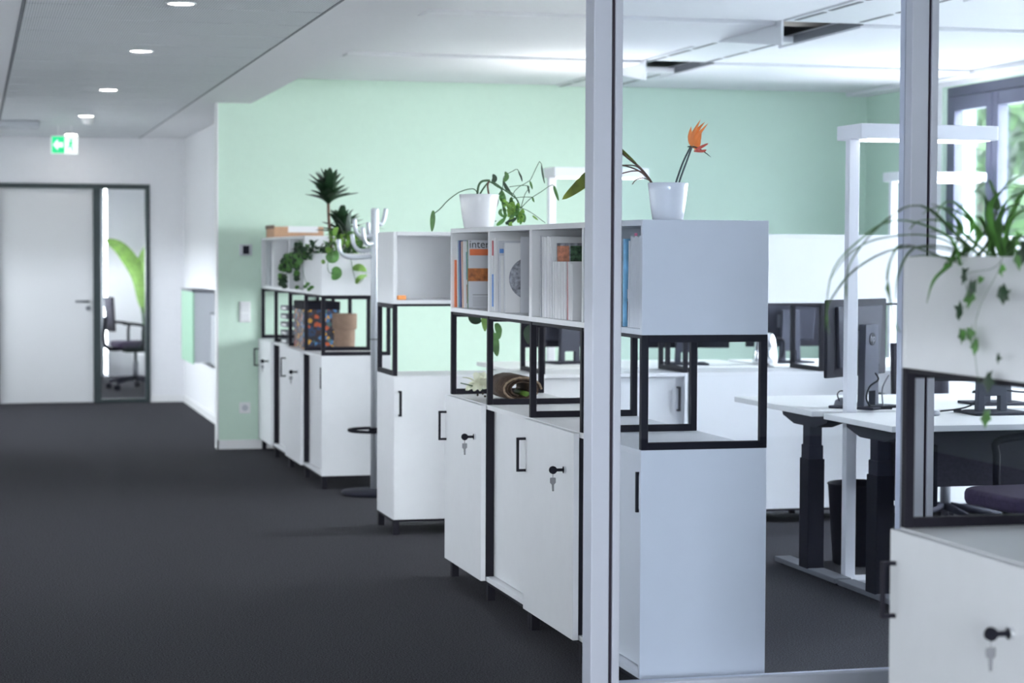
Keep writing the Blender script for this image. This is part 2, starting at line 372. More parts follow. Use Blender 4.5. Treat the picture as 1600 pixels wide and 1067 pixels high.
# ================================================================ CABINET SYSTEM
LEG, CT, FT, BT, D = .077, .797, 1.157, 1.517, .419
T = .019
class Run:
    # local X runs left to right as seen from the fronts, local Y goes in from the fronts
    def __init__(s, x, y, rz): s.o = Vector((x, y, 0)); s.rz = rz; s.m = Matrix.Rotation(rz, 3, 'Z')
    def at(s, X, Y, Z=0): return s.o+s.m @ Vector((X, Y, Z))
def handle(parent, X, Y0, z0=.598, z1=.725):
    MB().box(X-.006, X+.006, Y0-.034, Y0-.026, z0, z1).box(X-.006, X+.006, Y0-.027, Y0, z1-.009, z1).box(X-.006, X+.006, Y0-.027, Y0, z0, z0+.009).build('handle', 'black_metal', parent)
def lock(parent, X, Y0, z):
    def disc(r, t, y): return MB().prism([(X+r*math.cos(2*math.pi*i/16), z+r*math.sin(2*math.pi*i/16)) for i in range(16)], 'y', y-t, y)
    disc(.0125, .008, Y0).build('lock', 'chrome', parent)
    yk = Y0-.045
    MB().prism([(yk+.0138*math.cos(2*math.pi*i/14), z+.0138*math.sin(2*math.pi*i/14)) for i in range(14)], 'x', X-.005, X+.004).box(X-.003, X+.003, Y0-.033, Y0-.008, z-.005, z+.005).build('key', 'black_plastic', parent)
    MB().prism([(yk+dy*.8, z+dz*.88) for dy, dz in ((-.011, -.03), (.011, -.03), (.013, -.034), (.013, -.050), (.005, -.058), (.005, -.084), (-.003, -.084), (-.005, -.058), (-.013, -.050), (-.013, -.034))], 'x', X-.002, X).tube([(X-.001, yk, z-.014), (X-.001, yk, z-.034)], .0013, 5).build('spare_key', 'steel_key', parent)
def cabinet(run, X, W, label, keys=True):
    t = thing('sliding_door_cabinet', label, 'cabinet', run.at(X, 0), run.rz, 'white sliding-door cabinets')
    for a in (0, W-T): bx(a+.0007, a+T-.0007, 0, D, LEG, CT).build('side_panel', 'laminate', t, bevel=.001)
    bx(T, W-T, 0, D, CT-T, CT).build('top_panel', 'laminate_top', t, bevel=.001)
    bx(T, W-T, 0, D, LEG, LEG+T).build('bottom_panel', 'laminate', t, bevel=.001)
    bx(T, W-T, D-.012, D-.001, LEG+T, CT-T).build('back_panel', 'laminate', t)
    h = W/2
    do = bx(.001, h, -.024, -.004, LEG+.002, CT-.003).build('door', 'laminate', t, bevel=.0012)
    handle(do, .028, -.024)
    if keys: lock(do, h-.1, -.024, .659)
    di = bx(h-.02, W-T-.001, .032, .05, LEG+T+.003, CT-T-.003).build('door', 'laminate', t, bevel=.001)
    handle(di, W-.045, .032)
    bx(h-.03, h-.001, -.003, .031, LEG+T, CT-T).build('door_profile', 'black_metal', t)
    bx(.002, W-.002, .002, D-.002, LEG-.012, LEG-.0005).build('base_frame', 'black_metal', t)
    for x in (.018, h, W-.018):
        for y in (.003, D-.033): bx(x-.015, x+.015, y, y+.03, 0, LEG-.012).build('leg', 'black_metal', t)
    return t
def frames(run, X0, xs, label):
    t = thing('open_frame', label, 'shelf frame', run.at(X0, 0, CT), run.rz, 'black open shelf frames')
    b = .023; H = FT-CT
    for x in xs:
        a = max(0, min(x-b/2, xs[-1]-b))
        MB().box(a, a+b, 0, b, 0, H).box(a, a+b, D-b, D, 0, H).box(a, a+b, b, D-b, 0, b).box(a, a+b, b, D-b, H-b, H).build('square_loop', 'black_metal', t, bevel=.002)
    for y in (.004, D-.018): bx(b, xs[-1]-b, y, y+.014, H-.012, H-.001).build('top_rail', 'black_metal', t)
    return t
def shelf_box(run, X, W, div, label):
    t = thing('shelf_box', label, 'shelf', run.at(X, 0, FT), run.rz, 'white open shelf boxes')
    H = BT-FT
    for a in (0, W-T): bx(a+.0005, a+T-.0005, 0, D, 0, H).build('side_panel', 'laminate', t, bevel=.001)
    bx(T, W-T, 0, D, H-T, H).build('top_panel', 'laminate', t, bevel=.001)
    bx(T, W-T, 0, D, 0, T).build('bottom_panel', 'laminate', t, bevel=.001)
    bx(T, W-T, D-.013, D-.001, T, H-T).build('back_panel', 'laminate', t)
    for x in div:
        bx(x-T/2, x+T/2, .004, D-.013, T, H-T).build('divider', 'laminate', t, bevel=.001)
    for x in [T]+[x+T/2 for x in div]:
        for yy in (.06,): MB().box(x, x+.0015, D*.8, D*.8+.006, H-.07, H-.062).build('peg_hole', 'black_plastic', t)
    return t
def planter(run, X, W, label, H=.25):
    t = thing('planter_box', label, 'planter', run.at(X, 0, FT), run.rz, 'white planter boxes')
    for a in (0, W-T): bx(a+.0005, a+T-.0005, 0, D, 0, H).build('side_panel', 'laminate', t, bevel=.0015)
    for y in (0, D-T): bx(T, W-T, y, y+T, 0, H).build('long_panel', 'laminate', t, bevel=.0015)
    bx(T, W-T, T, D-T, 0, .012).build('bottom_panel', 'laminate', t)
    bx(T, W-T, T, D-T, .012, H-.035).build('soil', 'soil', t)
    return t
W1 = 1.336
r1 = Run(XF, 8.82, R(-90))
cabinet(r1, 0, W1, 'white sliding-door cabinet under the cut lily and woven roll')
cabinet(r1, W1, W1, 'white sliding-door cabinet whose end stands against the glass partition')
frames(r1, 0, [0, W1/2, W1, W1*1.5, W1*2], 'black open frame carrying the magazine shelves, woven roll lying inside')
shelf_box(r1, 0, W1, [W1/2], 'white open shelf box of magazines under the trailing vine pot')
shelf_box(r1, W1, W1, [W1/2], 'white open shelf box of magazines under the bird-of-paradise pot')
r2 = Run(2.03, 10.156, 0); W2 = 1.556
cabinet(r2, 0, W2, 'white sliding-door cabinet across the room, beside the coat stand', keys=False)
frames(r2, 0, [0, W2/2, W2], 'black open frame under the near-empty shelf box with orange eraser')
shelf_box(r2, 0, W2, [W2/2], 'white shelf box empty but for a small orange eraser')
W4 = 1.46; r4 = Run(3.602+2*W4, 10.156+D, R(180))
cabinet(r4, 0, W4, 'white cabinet showing its plain back, against the window wall')
cabinet(r4, W4, W4, 'white cabinet showing its plain back, behind the height-adjustable desks')
frames(r4, 0, [0, W4/2, W4, W4*1.5, W4*2], 'black open frame on the cabinets seen from behind')
shelf_box(r4, 0, W4, [W4/2], 'white shelf box seen from its closed back, next to the window')
shelf_box(r4, W4, W4, [W4/2], 'white shelf box seen from its closed back, behind the monitor')
W3 = 1.33; r3 = Run(2.013, YG-.003, R(-90))
cabinet(r3, 0, W3, 'white sliding-door cabinet touching the green wall')
cabinet(r3, W3, W3, 'white sliding-door cabinet below the leafy planter by the coat stand')
frames(r3, 0, [0, W3/2, W3, W3*1.5, W3*2], 'black open frame by the green wall holding paper bag and graphic box')
shelf_box(r3, 0, W3, [W3/2], 'white open shelf box touching the green wall, cardboard box on top')
shelf_box(r3, W3, W3/2, [], 'short white shelf box between the cardboard box and leafy planter')
planter(r3, W3*1.5, W3/2, 'short white planter box with dracaena and trailing pothos')
rf = Run(2.02, 4.283, R(-90))
cabinet(rf, 0, W1, 'white sliding-door cabinet below the spider plant planter')
frames(rf, 0, [0, W1/2, W1], 'black open frame carrying the spider plant planter')
planter(rf, 0, W1, 'long white planter box with spider plant and ivy')

# ================================================================ MAGAZINES AND SHELF CONTENTS
def magazine(run, X, Y, th, hgt, dep, tilt, cov, label, spine=None, prints=(), name='magazine', Z0=FT+T, group='magazines in the shelf boxes'):
    pg = bx(.0008, th-.0008, .001, dep-.002, .001, hgt-.001).build(name, 'paper')
    pg.location = run.at(X, Y, Z0+.0005+max(0, -math.sin(tilt))*0); pg.rotation_euler = (0, tilt, run.rz)
    if tilt > 0: pg.location.z += math.sin(tilt)*th
    tag(pg, label, 'book' if name == 'book' else 'magazine', group)
    c = MB().box(0, .0008, .001, dep, 0, hgt).box(th-.0008, th, .001, dep, 0, hgt).build('cover', cov, pg)
    bx(0, th, -.0006, .001, 0, hgt).build('spine', spine or cov, pg)
    for y0, y1, z0, z1, mm in prints: bx(th, th+.0004, y0, y1, z0, z1).build('print', mm, c)
    return pg, c
# compartment 1
magazine(r1, .022, .012, .016, .205, .17, .0, 'print_orange', 'thin orange folder with a white band at the far end of the shelf', spine='print_orange')
magazine(r1, .062, .016, .010, .292, .21, -.05, 'paper', 'white magazine leaning next to the orange folder')
magazine(r1, .085, .016, .012, .290, .21, -.06, 'print_teal', 'teal-spined magazine leaning beside the orange folder')
magazine(r1, .113, .014, .022, .288, .21, -.10, 'print_navy', 'thick navy blue magazine leaning in the first shelf bay')
magazine(r1, .155, .016, .012, .285, .21, -.10, 'print_peach', 'peach-spined magazine leaning behind the navy one')
magazine(r1, .180, .018, .010, .287, .21, -.09, 'paper', 'thin magazine with a blue sky strip on its cover', prints=[(.01, .06, .12, .24, 'print_teal'), (.01, .06, .02, .1, 'print_rust')])
pg, cv = magazine(r1, .235, .020, .014, .290, .215, -.045, 'paper_grey', 'magazine with a large orange and rust cover, headline begins inter', spine='print_green',
   prints=[(.008, .21, .225, .252, 'print_orange'), (.0, .21, .115, .17, 'print_rust'), (.09, .15, .18, .19, 'print_rust'), (.09, .16, .085, .1, 'print_rust'), (.02, .14, .055, .06, 'print_text')]+[(.02, .2, .01+.006*i, .012+.006*i, 'print_text') for i in range(7)])
TX = Matrix(((0, 0, 1, 0), (1, 0, 0, 0), (0, 1, 0, 0), (0, 0, 0, 1)))
text_mesh('headline', 'inter', .046, 'print_black', cv, Matrix.Translation((.0144, .006, .257)) @ TX)
# compartment 2
magazine(r1, .700, .012, .014, .295, .21, -.01, 'paper', 'white brochure with a red top and blue foot on its spine', prints=[])
o = bpy.data.objects['magazine'] if False else None
mg = [q for q in C.objects if q.get('label', '').startswith('white brochure with a red')][0]
for z0, z1, mm in ((.225, .285, 'print_red'), (.02, .15, 'print_blue')): bx(-.0004, .0144, -.0012, .0016, z0, z1).build('print', mm, mg)
magazine(r1, .735, .012, .018, .296, .21, -.02, 'paper', 'white booklet behind the blue-labelled catalogue', prints=[])
magazine(r1, .785, .014, .012, .284, .21, -.01, 'paper_grey', 'pale catalogue with a blue label band on its cover', prints=[(.004, .08, .235, .252, 'print_blue')])
magazine(r1, .815, .012, .020, .225, .19, 0, 'paper', 'short pale grey booklet in front of the blue-labelled catalogue', spine='paper_grey')
magazine(r1, .930, .07, .006, .300, .22, -.01, 'paper_grey', 'tall blank grey sheet folder behind the globe brochure')
pg, cv = magazine(r1, .885, .014, .014, .275, .22, -.02, 'paper', 'white brochure with a round grey drawing on its cover', spine='paper_grey')
MB().prism([(.100+.083*math.cos(2*math.pi*i/40), .135+.083*math.sin(2*math.pi*i/40)) for i in range(40)], 'x', .0142, .0147).build('print', 'print_grey', cv)
# compartment 3
magazine(r1, 1.405, .02, .008, .30, .215, -.01, 'paper_grey', 'thin pale magazine set apart at the shelf side wall')
magazine(r1, 1.440, .02, .010, .290, .21, -.03, 'print_black', 'dark patterned magazine beside the tall white row', spine='print_plum')
for i in range(6): magazine(r1, 1.462+i*.021, .012+.002*(i % 2), .0195, .296-.002*(i % 3), .215, -.035, 'paper', {0: 'thick white magazine touching the dark patterned one', 5: 'thick white magazine of the tall row nearest the portrait cover'}.get(i, 'thick white magazine within the tall white row'), group='tall white magazines')
magazine(r1, 1.596, .03, .006, .272, .215, -.03, 'print_grey', 'magazine with portrait photo and foliage cover behind short white ones', prints=[(.0, .045, .20, .262, 'print_skin'), (.05, .12, .20, .262, 'print_foliage'), (.0, .12, .165, .195, 'print_grey'), (.122, .2, .165, .262, 'print_green')])
for i in range(8): magazine(r1, 1.612+i*.0205, .010+.002*(i % 2), .019, .205, .16, -.03, 'paper', {0: 'short white booklet right in front of the portrait cover', 7: 'short white booklet touching the dark red one'}.get(i, 'short white booklet within the low white row'), group='short white booklets')
magazine(r1, 1.788, .014, .010, .205, .16, -.02, 'print_red', 'short booklet with dark red cover beside the low white row', spine='print_red')
for i in range(3): magazine(r1, 1.806+i*.02, .012, .017, .206-.004*i, .16, -.04, 'paper', 'white booklet leaning at the end of the low row', group='leaning white booklets')
# compartment 4
magazine(r1, 2.430, .014, .014, .282, .215, .0, 'print_sky', 'magazine with a pale blue sky cover', prints=[(.01, .05, .02, .08, 'print_plum'), (.01, .1, .09, .12, 'paper')])
magazine(r1, 2.490, .012, .012, .275, .21, .02, 'paper', 'white journal beside the sky blue magazine')
for i in range(5): magazine(r1, 2.515+i*.0225, .010, .0215, .290-.004*(i % 2), .215, .02, 'paper', 'white journal in the shelf bay next to the glass', group='white journals by the glass')
for i, (X, Z) in enumerate(((2.435, .287), (2.55, .291))):
    tag(MB().box(0, .03, .0, .0006, 0, .022).build('page_marker', 'print_pink'), ['pink page marker sticking up from the sky blue magazine', 'pink page marker sticking up from the white journals'][i], 'page marker')
    C.objects[-1].location = r1.at(X, .05, FT+T+Z-.008); C.objects[-1].rotation_euler.z = r1.rz
# eraser on the empty shelf
e = bx(-.022, .022, -.015, .015, 0, .022).build('eraser', 'eraser', bevel=.004); tag(e, 'small orange eraser in the empty shelf box', 'eraser'); e.location = (2.09, 10.24, FT+T)
# woven roll and lily on the near row
t = thing('woven_roll', 'brown woven mat rolled up on the cabinet beside the lily', 'mat', (2.192, 8.36, CT))
sp = [(Vector((math.cos(a), 0, math.sin(a)*.62))*(.084-.0165*a/6.28)) for a in [math.pi*2*i/40*2.7 for i in range(41)]]
m_ = MB(); n = len(sp)
for yy in (-.10, .18):
    for q in sp: m_.v.append((q.x, yy, q.z+.053))
for i in range(n-1): m_.f.append((i, i+1, n+i+1, n+i))
m_.build('mat', 'woven', t, smooth=True, solid=.006)
MB().tube([(q.x*1.01, -.10, q.z+.053) for q in sp[:15]], .0045, 6).build('hem', 'woven_edge', t, smooth=True)
MB().tube([(.03, -.09, .03), (.03, .1, .032)], .012, 10).build('inner_stick', 'leaf_light', t, smooth=True)
t = thing('cut_lily', 'cut cream lily blossom lying beside the woven roll', 'flower', (2.085, 8.64, CT))
for i in range(16):
    a = random.uniform(0, 6.28); el = random.uniform(.1, 1.35); l = random.uniform(.07, .105)
    if i < 5: a = R(150+i*25); el = .05; l = .07
    dv = Vector((math.cos(a)*math.cos(el), math.sin(a)*math.cos(el), math.sin(el)))
    c0 = Vector((.03, 0, .035))
    MB().blade([c0, c0+dv*l*.55+Vector((0, 0, .012)), c0+dv*l+Vector((0, 0, -.012 if el < .2 else 0))], random.uniform(.026, .038), .35, wdir=-CAMD if i % 2 else None).build('petal', 'cream_petal', t, smooth=True)
MB().tube(curve([(.035, 0, .03), (-.01, -.02, .045), (-.07, -.03, .06)], 8), .0025, 6).build('stem', 'stem_green', t, smooth=True)
for q in ((.0, -.05, .01), (.022, -.055, .016), (.03, -.06, .004)): MB().lathe([(.001, -.006), (.006, 0), (.001, .006)], 8, q).build('anther', 'soil', t)

# ================================================================ POTS AND PLANTS
def pot(t, r, H):
    MB().lathe([(r*.72, 0), (r*.76, .004), (r*.86, H*.35), (r*.96, H*.8), (r, H-.002), (r*.985, H), (r*.94, H-.002), (r*.9, H*.8), (r*.88, H*.8)], 48).build('pot', 'ceramic', t, smooth=True)
    MB().lathe([(.001, H*.83), (r*.91, H*.82)], 24).build('soil', 'soil', t)
def leaf(t, pts, wd, m, fold=.25, name='leaf', prof=None, wdir=None): 
    b = t.location
    return MB().blade([Vector(p)-b for p in pts], wd, fold, 12, prof, wdir).build(name, m, t, smooth=True)
def stem(t, pts, r, m='stem_green', n=14, r2=None, name='stem'):
    b = t.location
    return MB().tube(curve([Vector(p)-b for p in pts], n), r, 6, r2).build(name, m, t, smooth=True)
# bird of paradise, plane y about 6.44
yb = 6.44
t = thing('bird_of_paradise', 'bird-of-paradise in a glossy white pot, one orange flower', 'potted plant', (2.2, yb, BT))
pot(t, .066, .125)
g = lambda u, v, dy=0: at_y(u, v, yb+dy)
stem(t, [g(1052, 300), g(1058, 280), g(1068, 252), g(1080, 228)], .0035, 'stem_slate', r2=.003)
stem(t, [g(1058, 300, .01), g(1063, 280, .01), g(1072, 255, .01), g(1081, 230, .01)], .0035, 'stem_slate', r2=.003)
bract = lambda f: (1-f)**.6*min(1, .25+f*6)
leaf(t, [g(1074, 230), g(1085, 231), g(1097, 236), g(1111, 246)], .018, 'stem_slate', .6, 'bract', bract)
for i, (u0, v0, u1, v1, u2, v2) in enumerate([(1079, 228, 1084, 208, 1095, 186), (1081, 229, 1090, 212, 1107, 192), (1078, 226, 1078, 212, 1080, 197), (1083, 232, 1092, 219, 1096, 204), (1085, 234, 1092, 224, 1093, 210), (1080, 226, 1088, 206, 1102, 190), (1079, 227, 1081, 213, 1088, 196), (1081, 230, 1086, 216, 1098, 202)]):
    leaf(t, [g(u0, v0, .003*i-.01), g(u1, v1, .004*i-.012), g(u2, v2, .006*i-.02)], .013, 'orange_petal', .35, 'petal', lambda f: math.sin(math.pi*min(1, f*.9+.1))**1.4, -CAMD)
leaf(t, [g(1087, 234, -.005), g(1095, 230, -.008), g(1107, 224, -.01)], .010, 'red_petal', .4, 'petal', wdir=-CAMD)
leaf(t, [g(1084, 236, -.005), g(1098, 236, -.008), g(1104, 234, -.01)], .009, 'red_petal', .4, 'petal', wdir=-CAMD)
stem(t, [g(1024, 300), g(1016, 282), g(1000, 262), g(985, 250), g(968, 236)], .0042, 'stem_brown', r2=.003)
leaf(t, [g(995, 258), g(980, 246), g(962, 230), g(950, 224)], .020, 'leaf_olive', .8)
stem(t, [g(1018, 284), g(1006, 270), g(990, 267), g(968, 272)], .0022, 'stem_brown')
stem(t, [g(1012, 277, .01), g(998, 262, .01), g(985, 258, .01), g(960, 260, .01), g(930, 268, .01)], .002, 'stem_brown')
stem(t, [g(1017, 283, -.01), g(1005, 278, -.01), g(994, 281, -.01), g(988, 288, -.01)], .0018, 'stem_brown')
stem(t, [g(1022, 290, -.01), g(1000, 268, -.01), g(970, 258, -.01), g(945, 262, -.01)], .0028, 'stem_brown', r2=.002)
leaf(t, [g(950, 258, -.01), g(925, 272, -.02), g(902, 292, -.03), g(878, 312, -.04)], .040, 'leaf_olive', .35, wdir=Vector((.3, -1, .3)))
stem(t, [g(960, 262, -.01), g(940, 285, -.02), g(928, 320, -.02), g(924, 345, -.02), g(924, 365, -.02)], .0028, 'stem_brown', r2=.002)
leaf(t, [g(930, 290, -.01), g(924, 325, -.02), g(921, 352, -.02)], .02, 'leaf_olive', .8)
leaf(t, [g(925, 355, -.02), g(927, 368, -.02), g(918, 386, -.02)], .022, 'leaf_olive', .5)
# trailing vine, pot at (2.1, 8.64)
yv = 8.64
t = thing('trailing_vine', 'trailing vine with sparse pointed leaves in a white pot', 'potted plant', (2.1, yv, BT))
pot(t, .084, .145)
g = lambda u, v, dy=0: at_y(u, v, yv+dy)
stem(t, [g(748, 306), g(743, 297), g(735, 295), g(718, 300), g(700, 313), g(688, 326), g(679, 333)], .0022)
leaf(t, [g(677, 329), g(676, 345), g(675, 362)], .022, 'leaf_mid', .2, wdir=-CAMD)
stem(t, [g(746, 305), g(748, 290), g(754, 283), g(765, 282)], .005, 'stem_green')
stem(t, [g(764, 305), g(762, 290), g(765, 281)], .004, 'stem_brown')
stem(t, [g(750, 303, .02), g(757, 292, .02), g(765, 284, .02), g(775, 290, .02), g(784, 296, .02), g(780, 304, .02)], .0035)
stem(t, [g(768, 284), g(775, 287), g(783, 293), g(790, 298), g(800, 305), g(808, 312), g(813, 325)], .003)
stem(t, [g(790, 297), g(803, 304), g(812, 322), g(816, 325)], .0018)
for pts in ([(785, 300), (786, 285), (788, 275), (800, 268), (809, 265), (816, 282)], [(795, 318), (806, 296), (825, 284), (830, 279), (838, 262), (845, 253), (851, 286)],
            [(814, 325), (820, 304), (827, 293), (823, 290), (810, 290), (796, 292)], [(815, 324), (828, 311), (845, 300), (865, 289), (873, 312)], [(800, 325), (812, 328), (815, 325), (830, 332), (845, 343), (852, 348)],
            [(800, 310), (815, 308), (832, 308)]):
    stem(t, [g(u, v, .01*random.uniform(-2, 2)) for u, v in pts], .0016)
for a, b, c, wd, mm in [((769, 286), (773, 279), (770, 272), .022, 'leaf_dark'), ((787, 284), (792, 276), (789, 268), .020, 'leaf_mid'), ((786, 283), (793, 296), (801, 306), .016, 'leaf_dark'),
        ((776, 307), (772, 320), (766, 331), .032, 'leaf_grey'), ((784, 298), (787, 312), (786, 324), .022, 'leaf_mid'), ((790, 315), (797, 325), (797, 337), .022, 'leaf_light'), ((828, 283), (830, 289), (832, 296), .010, 'leaf_mid'),
        ((865, 291), (869, 302), (873, 314), .014, 'leaf_mid'), ((810, 268), (814, 276), (816, 284), .008, 'leaf_dark'), ((846, 258), (848, 272), (851, 287), .009, 'leaf_grey'), ((832, 337), (836, 340), (841, 344), .009, 'leaf_light'),
        ((816, 332), (818, 340), (819, 348), .022, 'leaf_mid'), ((796, 340), (802, 335), (808, 332), .02, 'leaf_mid'), ((790, 350), (799, 345), (808, 340), .02, 'leaf_dark'), ((776, 352), (784, 346), (790, 340), .018, 'leaf_mid'), ((832, 308), (833, 312), (835, 316), .009, 'leaf_mid'), ((824, 290), (826, 296), (827, 303), .008, 'leaf_dark')]:
    leaf(t, [g(*a), g(*b), g(*c)], wd, mm, .25, wdir=-CAMD)
for i in range(26):
    u = random.uniform(783, 816); v = 300+(u-783)*.7+random.uniform(0, 40 if u < 800 else 22); v = min(v, 350)
    leaf(t, [g(u, v-6, random.uniform(-.04, .04)), g(u+random.uniform(-3, 4), v, 0), g(u+random.uniform(-5, 6), v+7, random.uniform(-.03, .03))], .016, random.choice(['leaf_mid', 'leaf_light', 'leaf_light']), .25, wdir=-CAMD)
# strand hanging over the far end of the row
ye = 8.93
g2 = lambda u, v: at_y(u, v, ye)
stem(t, [g(775, 345), at_y(768, 352, 8.86), g2(764, 372), g2(764, 440), g2(762, 490), g2(768, 505), g2(772, 520)], .002)
stem(t, [g(790, 347), at_y(800, 352, 8.86), g2(815, 380), g2(828, 450), g2(832, 500)], .002)
for a, b, c, wd, mm in [((735, 490), (742, 498), (752, 503), .05, 'leaf_dark'), ((757, 492), (757, 502), (758, 518), .028, 'leaf_light'), ((775, 505), (779, 515), (780, 530), .03, 'leaf_mid'), ((773, 520), (774, 538), (777, 557), .036, 'leaf_mid'), ((829, 508), (823, 520), (826, 538), .03, 'leaf_dark')]:
    leaf(t, [g2(*a), g2(*b), g2(*c)], wd, mm, .2, wdir=-CAMD)
# ---- planter by the green wall: dracaena, second crown, pothos, hanging strands
yd = 12.55
zs = FT+.21
g = lambda u, v, dy=0: at_y(u, v, yd+dy)
def crown(t, c, n, rad, up, mm, wd=.03):
    for i in range(n):
        a = 2.4*i+random.uniform(-.2, .2); e = random.uniform(.15, 1.25) if i > n*.25 else random.uniform(1.1, 1.5)
        l = rad*random.uniform(.75, 1.1)
        dxy = Vector((math.cos(a), math.sin(a), 0)); 
        p1 = Vector(c)+dxy*l*.35*math.cos(e)+Vector((0, 0, l*.55*math.sin(e)+.02*up)); p2 = Vector(c)+dxy*l*math.cos(e)+Vector((0, 0, l*(.95*math.sin(e)-.22*math.cos(e)*(1-up))+.05*up))
        leaf(t, [c, p1, p2], wd, mm, .35)
b0 = g(516, 430); b0.z = zs
t = thing('dracaena', 'dark green dracaena with one tall bare stem rising above the planter', 'plant', b0)
top = g(513, 316)
stem(t, [b0, g(517, 375), g(514, 345), top], .012, 'stem_brown', r2=.008, name='trunk')
crown(t, top+Vector((0, 0, -.01)), 44, .185, .75, 'leaf_dark', .055)
b0 = g(535, 430, .05); b0.z = zs
t = thing('dracaena', 'low dark dracaena crown behind the coat stand hooks', 'plant', b0)
stem(t, [b0, g(535, 395, .05), g(533, 372, .05)], .01, 'stem_brown', name='trunk')
crown(t, g(533, 372, .05), 46, .20, .4, 'leaf_dark', .05)
b0 = g(545, 430, -.05); b0.z = zs
t = thing('calathea', 'grey-green striped foliage plant with broad drooping leaves in the planter', 'plant', b0)
for a, b, c in [((545, 400), (540, 360), (522, 335)), ((548, 400), (555, 360), (573, 348)), ((545, 400), (530, 352), (512, 352)), ((550, 400), (560, 372), (580, 378)), ((546, 400), (545, 350), (548, 330)), ((548, 400), (565, 380), (590, 372)), ((545, 400), (530, 375), (510, 372)), ((550, 398), (570, 360), (602, 358))]:
    leaf(t, [b0.lerp(g(*a, -.05), .5), g(*b, -.06), g(*c, -.08)], .032, 'leaf_grey', .3)
b0 = at_y(470, 420, 12.7); b0.z = zs
def bushy(name, label, u0, u1, v0, v1, n, y, mats, size=.045):
    b0 = at_y((u0+u1)/2, v1, y); b0.z = zs
    t = thing(name, label, 'plant', b0)
    for i in range(n):
        u = random.uniform(u0, u1); v = random.uniform(v0, v1); dy = random.uniform(-.12, .12)
        p = at_y(u, v, y+dy); l = size*random.uniform(.8, 1.6); a = random.uniform(0, 6.28)
        q = p+Vector((math.cos(a)*l*.6, math.sin(a)*l*.4, random.uniform(-.6, .9)*l)); mid = p.lerp(q, .5)+Vector((0, 0, .01))
        leaf(t, [p, mid, q], size*random.uniform(.6, .9), random.choice(mats), .25)
        if i % 3 == 0: stem(t, [b0+Vector((random.uniform(-.04, .04), random.uniform(-.04, .04), 0)), b0.lerp(p, .6)+Vector((0, 0, .03)), p], .002)
    return t
bushy('fern', 'mid-green leafy fern filling the planter corner toward the green wall', 462, 515, 384, 398, 60, 12.6, ['leaf_mid', 'leaf_dark', 'leaf_dark'], .05)
bushy('pothos', 'bright green pothos in the planter beside the coat stand', 512, 575, 368, 400, 70, 12.45, ['leaf_light', 'leaf_mid', 'leaf_mid'], .05)
t = thing('ivy', 'trailing ivy spilling over the planter toward the green wall', 'plant', tuple(at_y(475, 398, 12.72)))
for u0, v1 in ((443, 440), (449, 444), (456, 420), (462, 412), (468, 432), (447, 415)):
    P0 = at_x(476, 400, 2.03); y0 = 12.75
    pts = [P0, at_x(u0+12, 396, 2.0), at_x(u0, 410, 1.985), at_x(u0-2, v1, 1.985)]
    stem(t, pts, .0018)
    for k in range(11):
        f = .25+.75*k/10; q = curve(pts, 20)[int(f*20)]; a = random.uniform(0, 6.28)
        leaf(t, [q, q+Vector((-.01, .02*math.cos(a), -.012)), q+Vector((-.012, .045*math.cos(a), -.03))], .045, random.choice(['leaf_mid', 'leaf_dark']), .2, wdir=-CAMD)
for u, v in ((478, 445), (484, 449), (488, 446), (465, 446), (482, 441)):
    q = at_x(u, v, 1.99); leaf(t, [q, q+Vector((-.004, -.01, -.01)), q+Vector((-.004, -.03, -.02))], .03, 'leaf_mid', .2, wdir=-CAMD)
stem(t, [at_x(476, 400, 2.03), at_x(472, 415, 1.99), at_x(476, 435, 1.99), at_x(484, 448, 1.99)], .0015)
yq = 12.215
t = thing('pothos', 'pothos strands with broad leaves hanging down the planter end', 'plant', tuple(at_y(530, 402, yq)))
g = lambda u, v, dy=0: at_y(u, v, yq+dy)
stem(t, [g(522, 402, .06), g(518, 404), g(512, 412), g(514, 425), g(523, 428)], .002)
stem(t, [g(545, 400, .06), g(548, 404), g(552, 425), g(558, 442), g(566, 438), g(573, 425)], .002)
for a, b, c, wd in [((510, 398), (520, 402), (527, 392), .07), ((521, 418), (526, 427), (519, 437), .065), ((551, 420), (562, 418), (573, 424), .045), ((556, 443), (562, 434), (574, 430), .03), ((502, 408), (505, 409), (503, 412), .025)]:
    leaf(t, [g(*a), g(*b, -.02), g(*c)], wd, 'leaf_mid' if wd > .05 else 'leaf_light', .2, wdir=-CAMD)
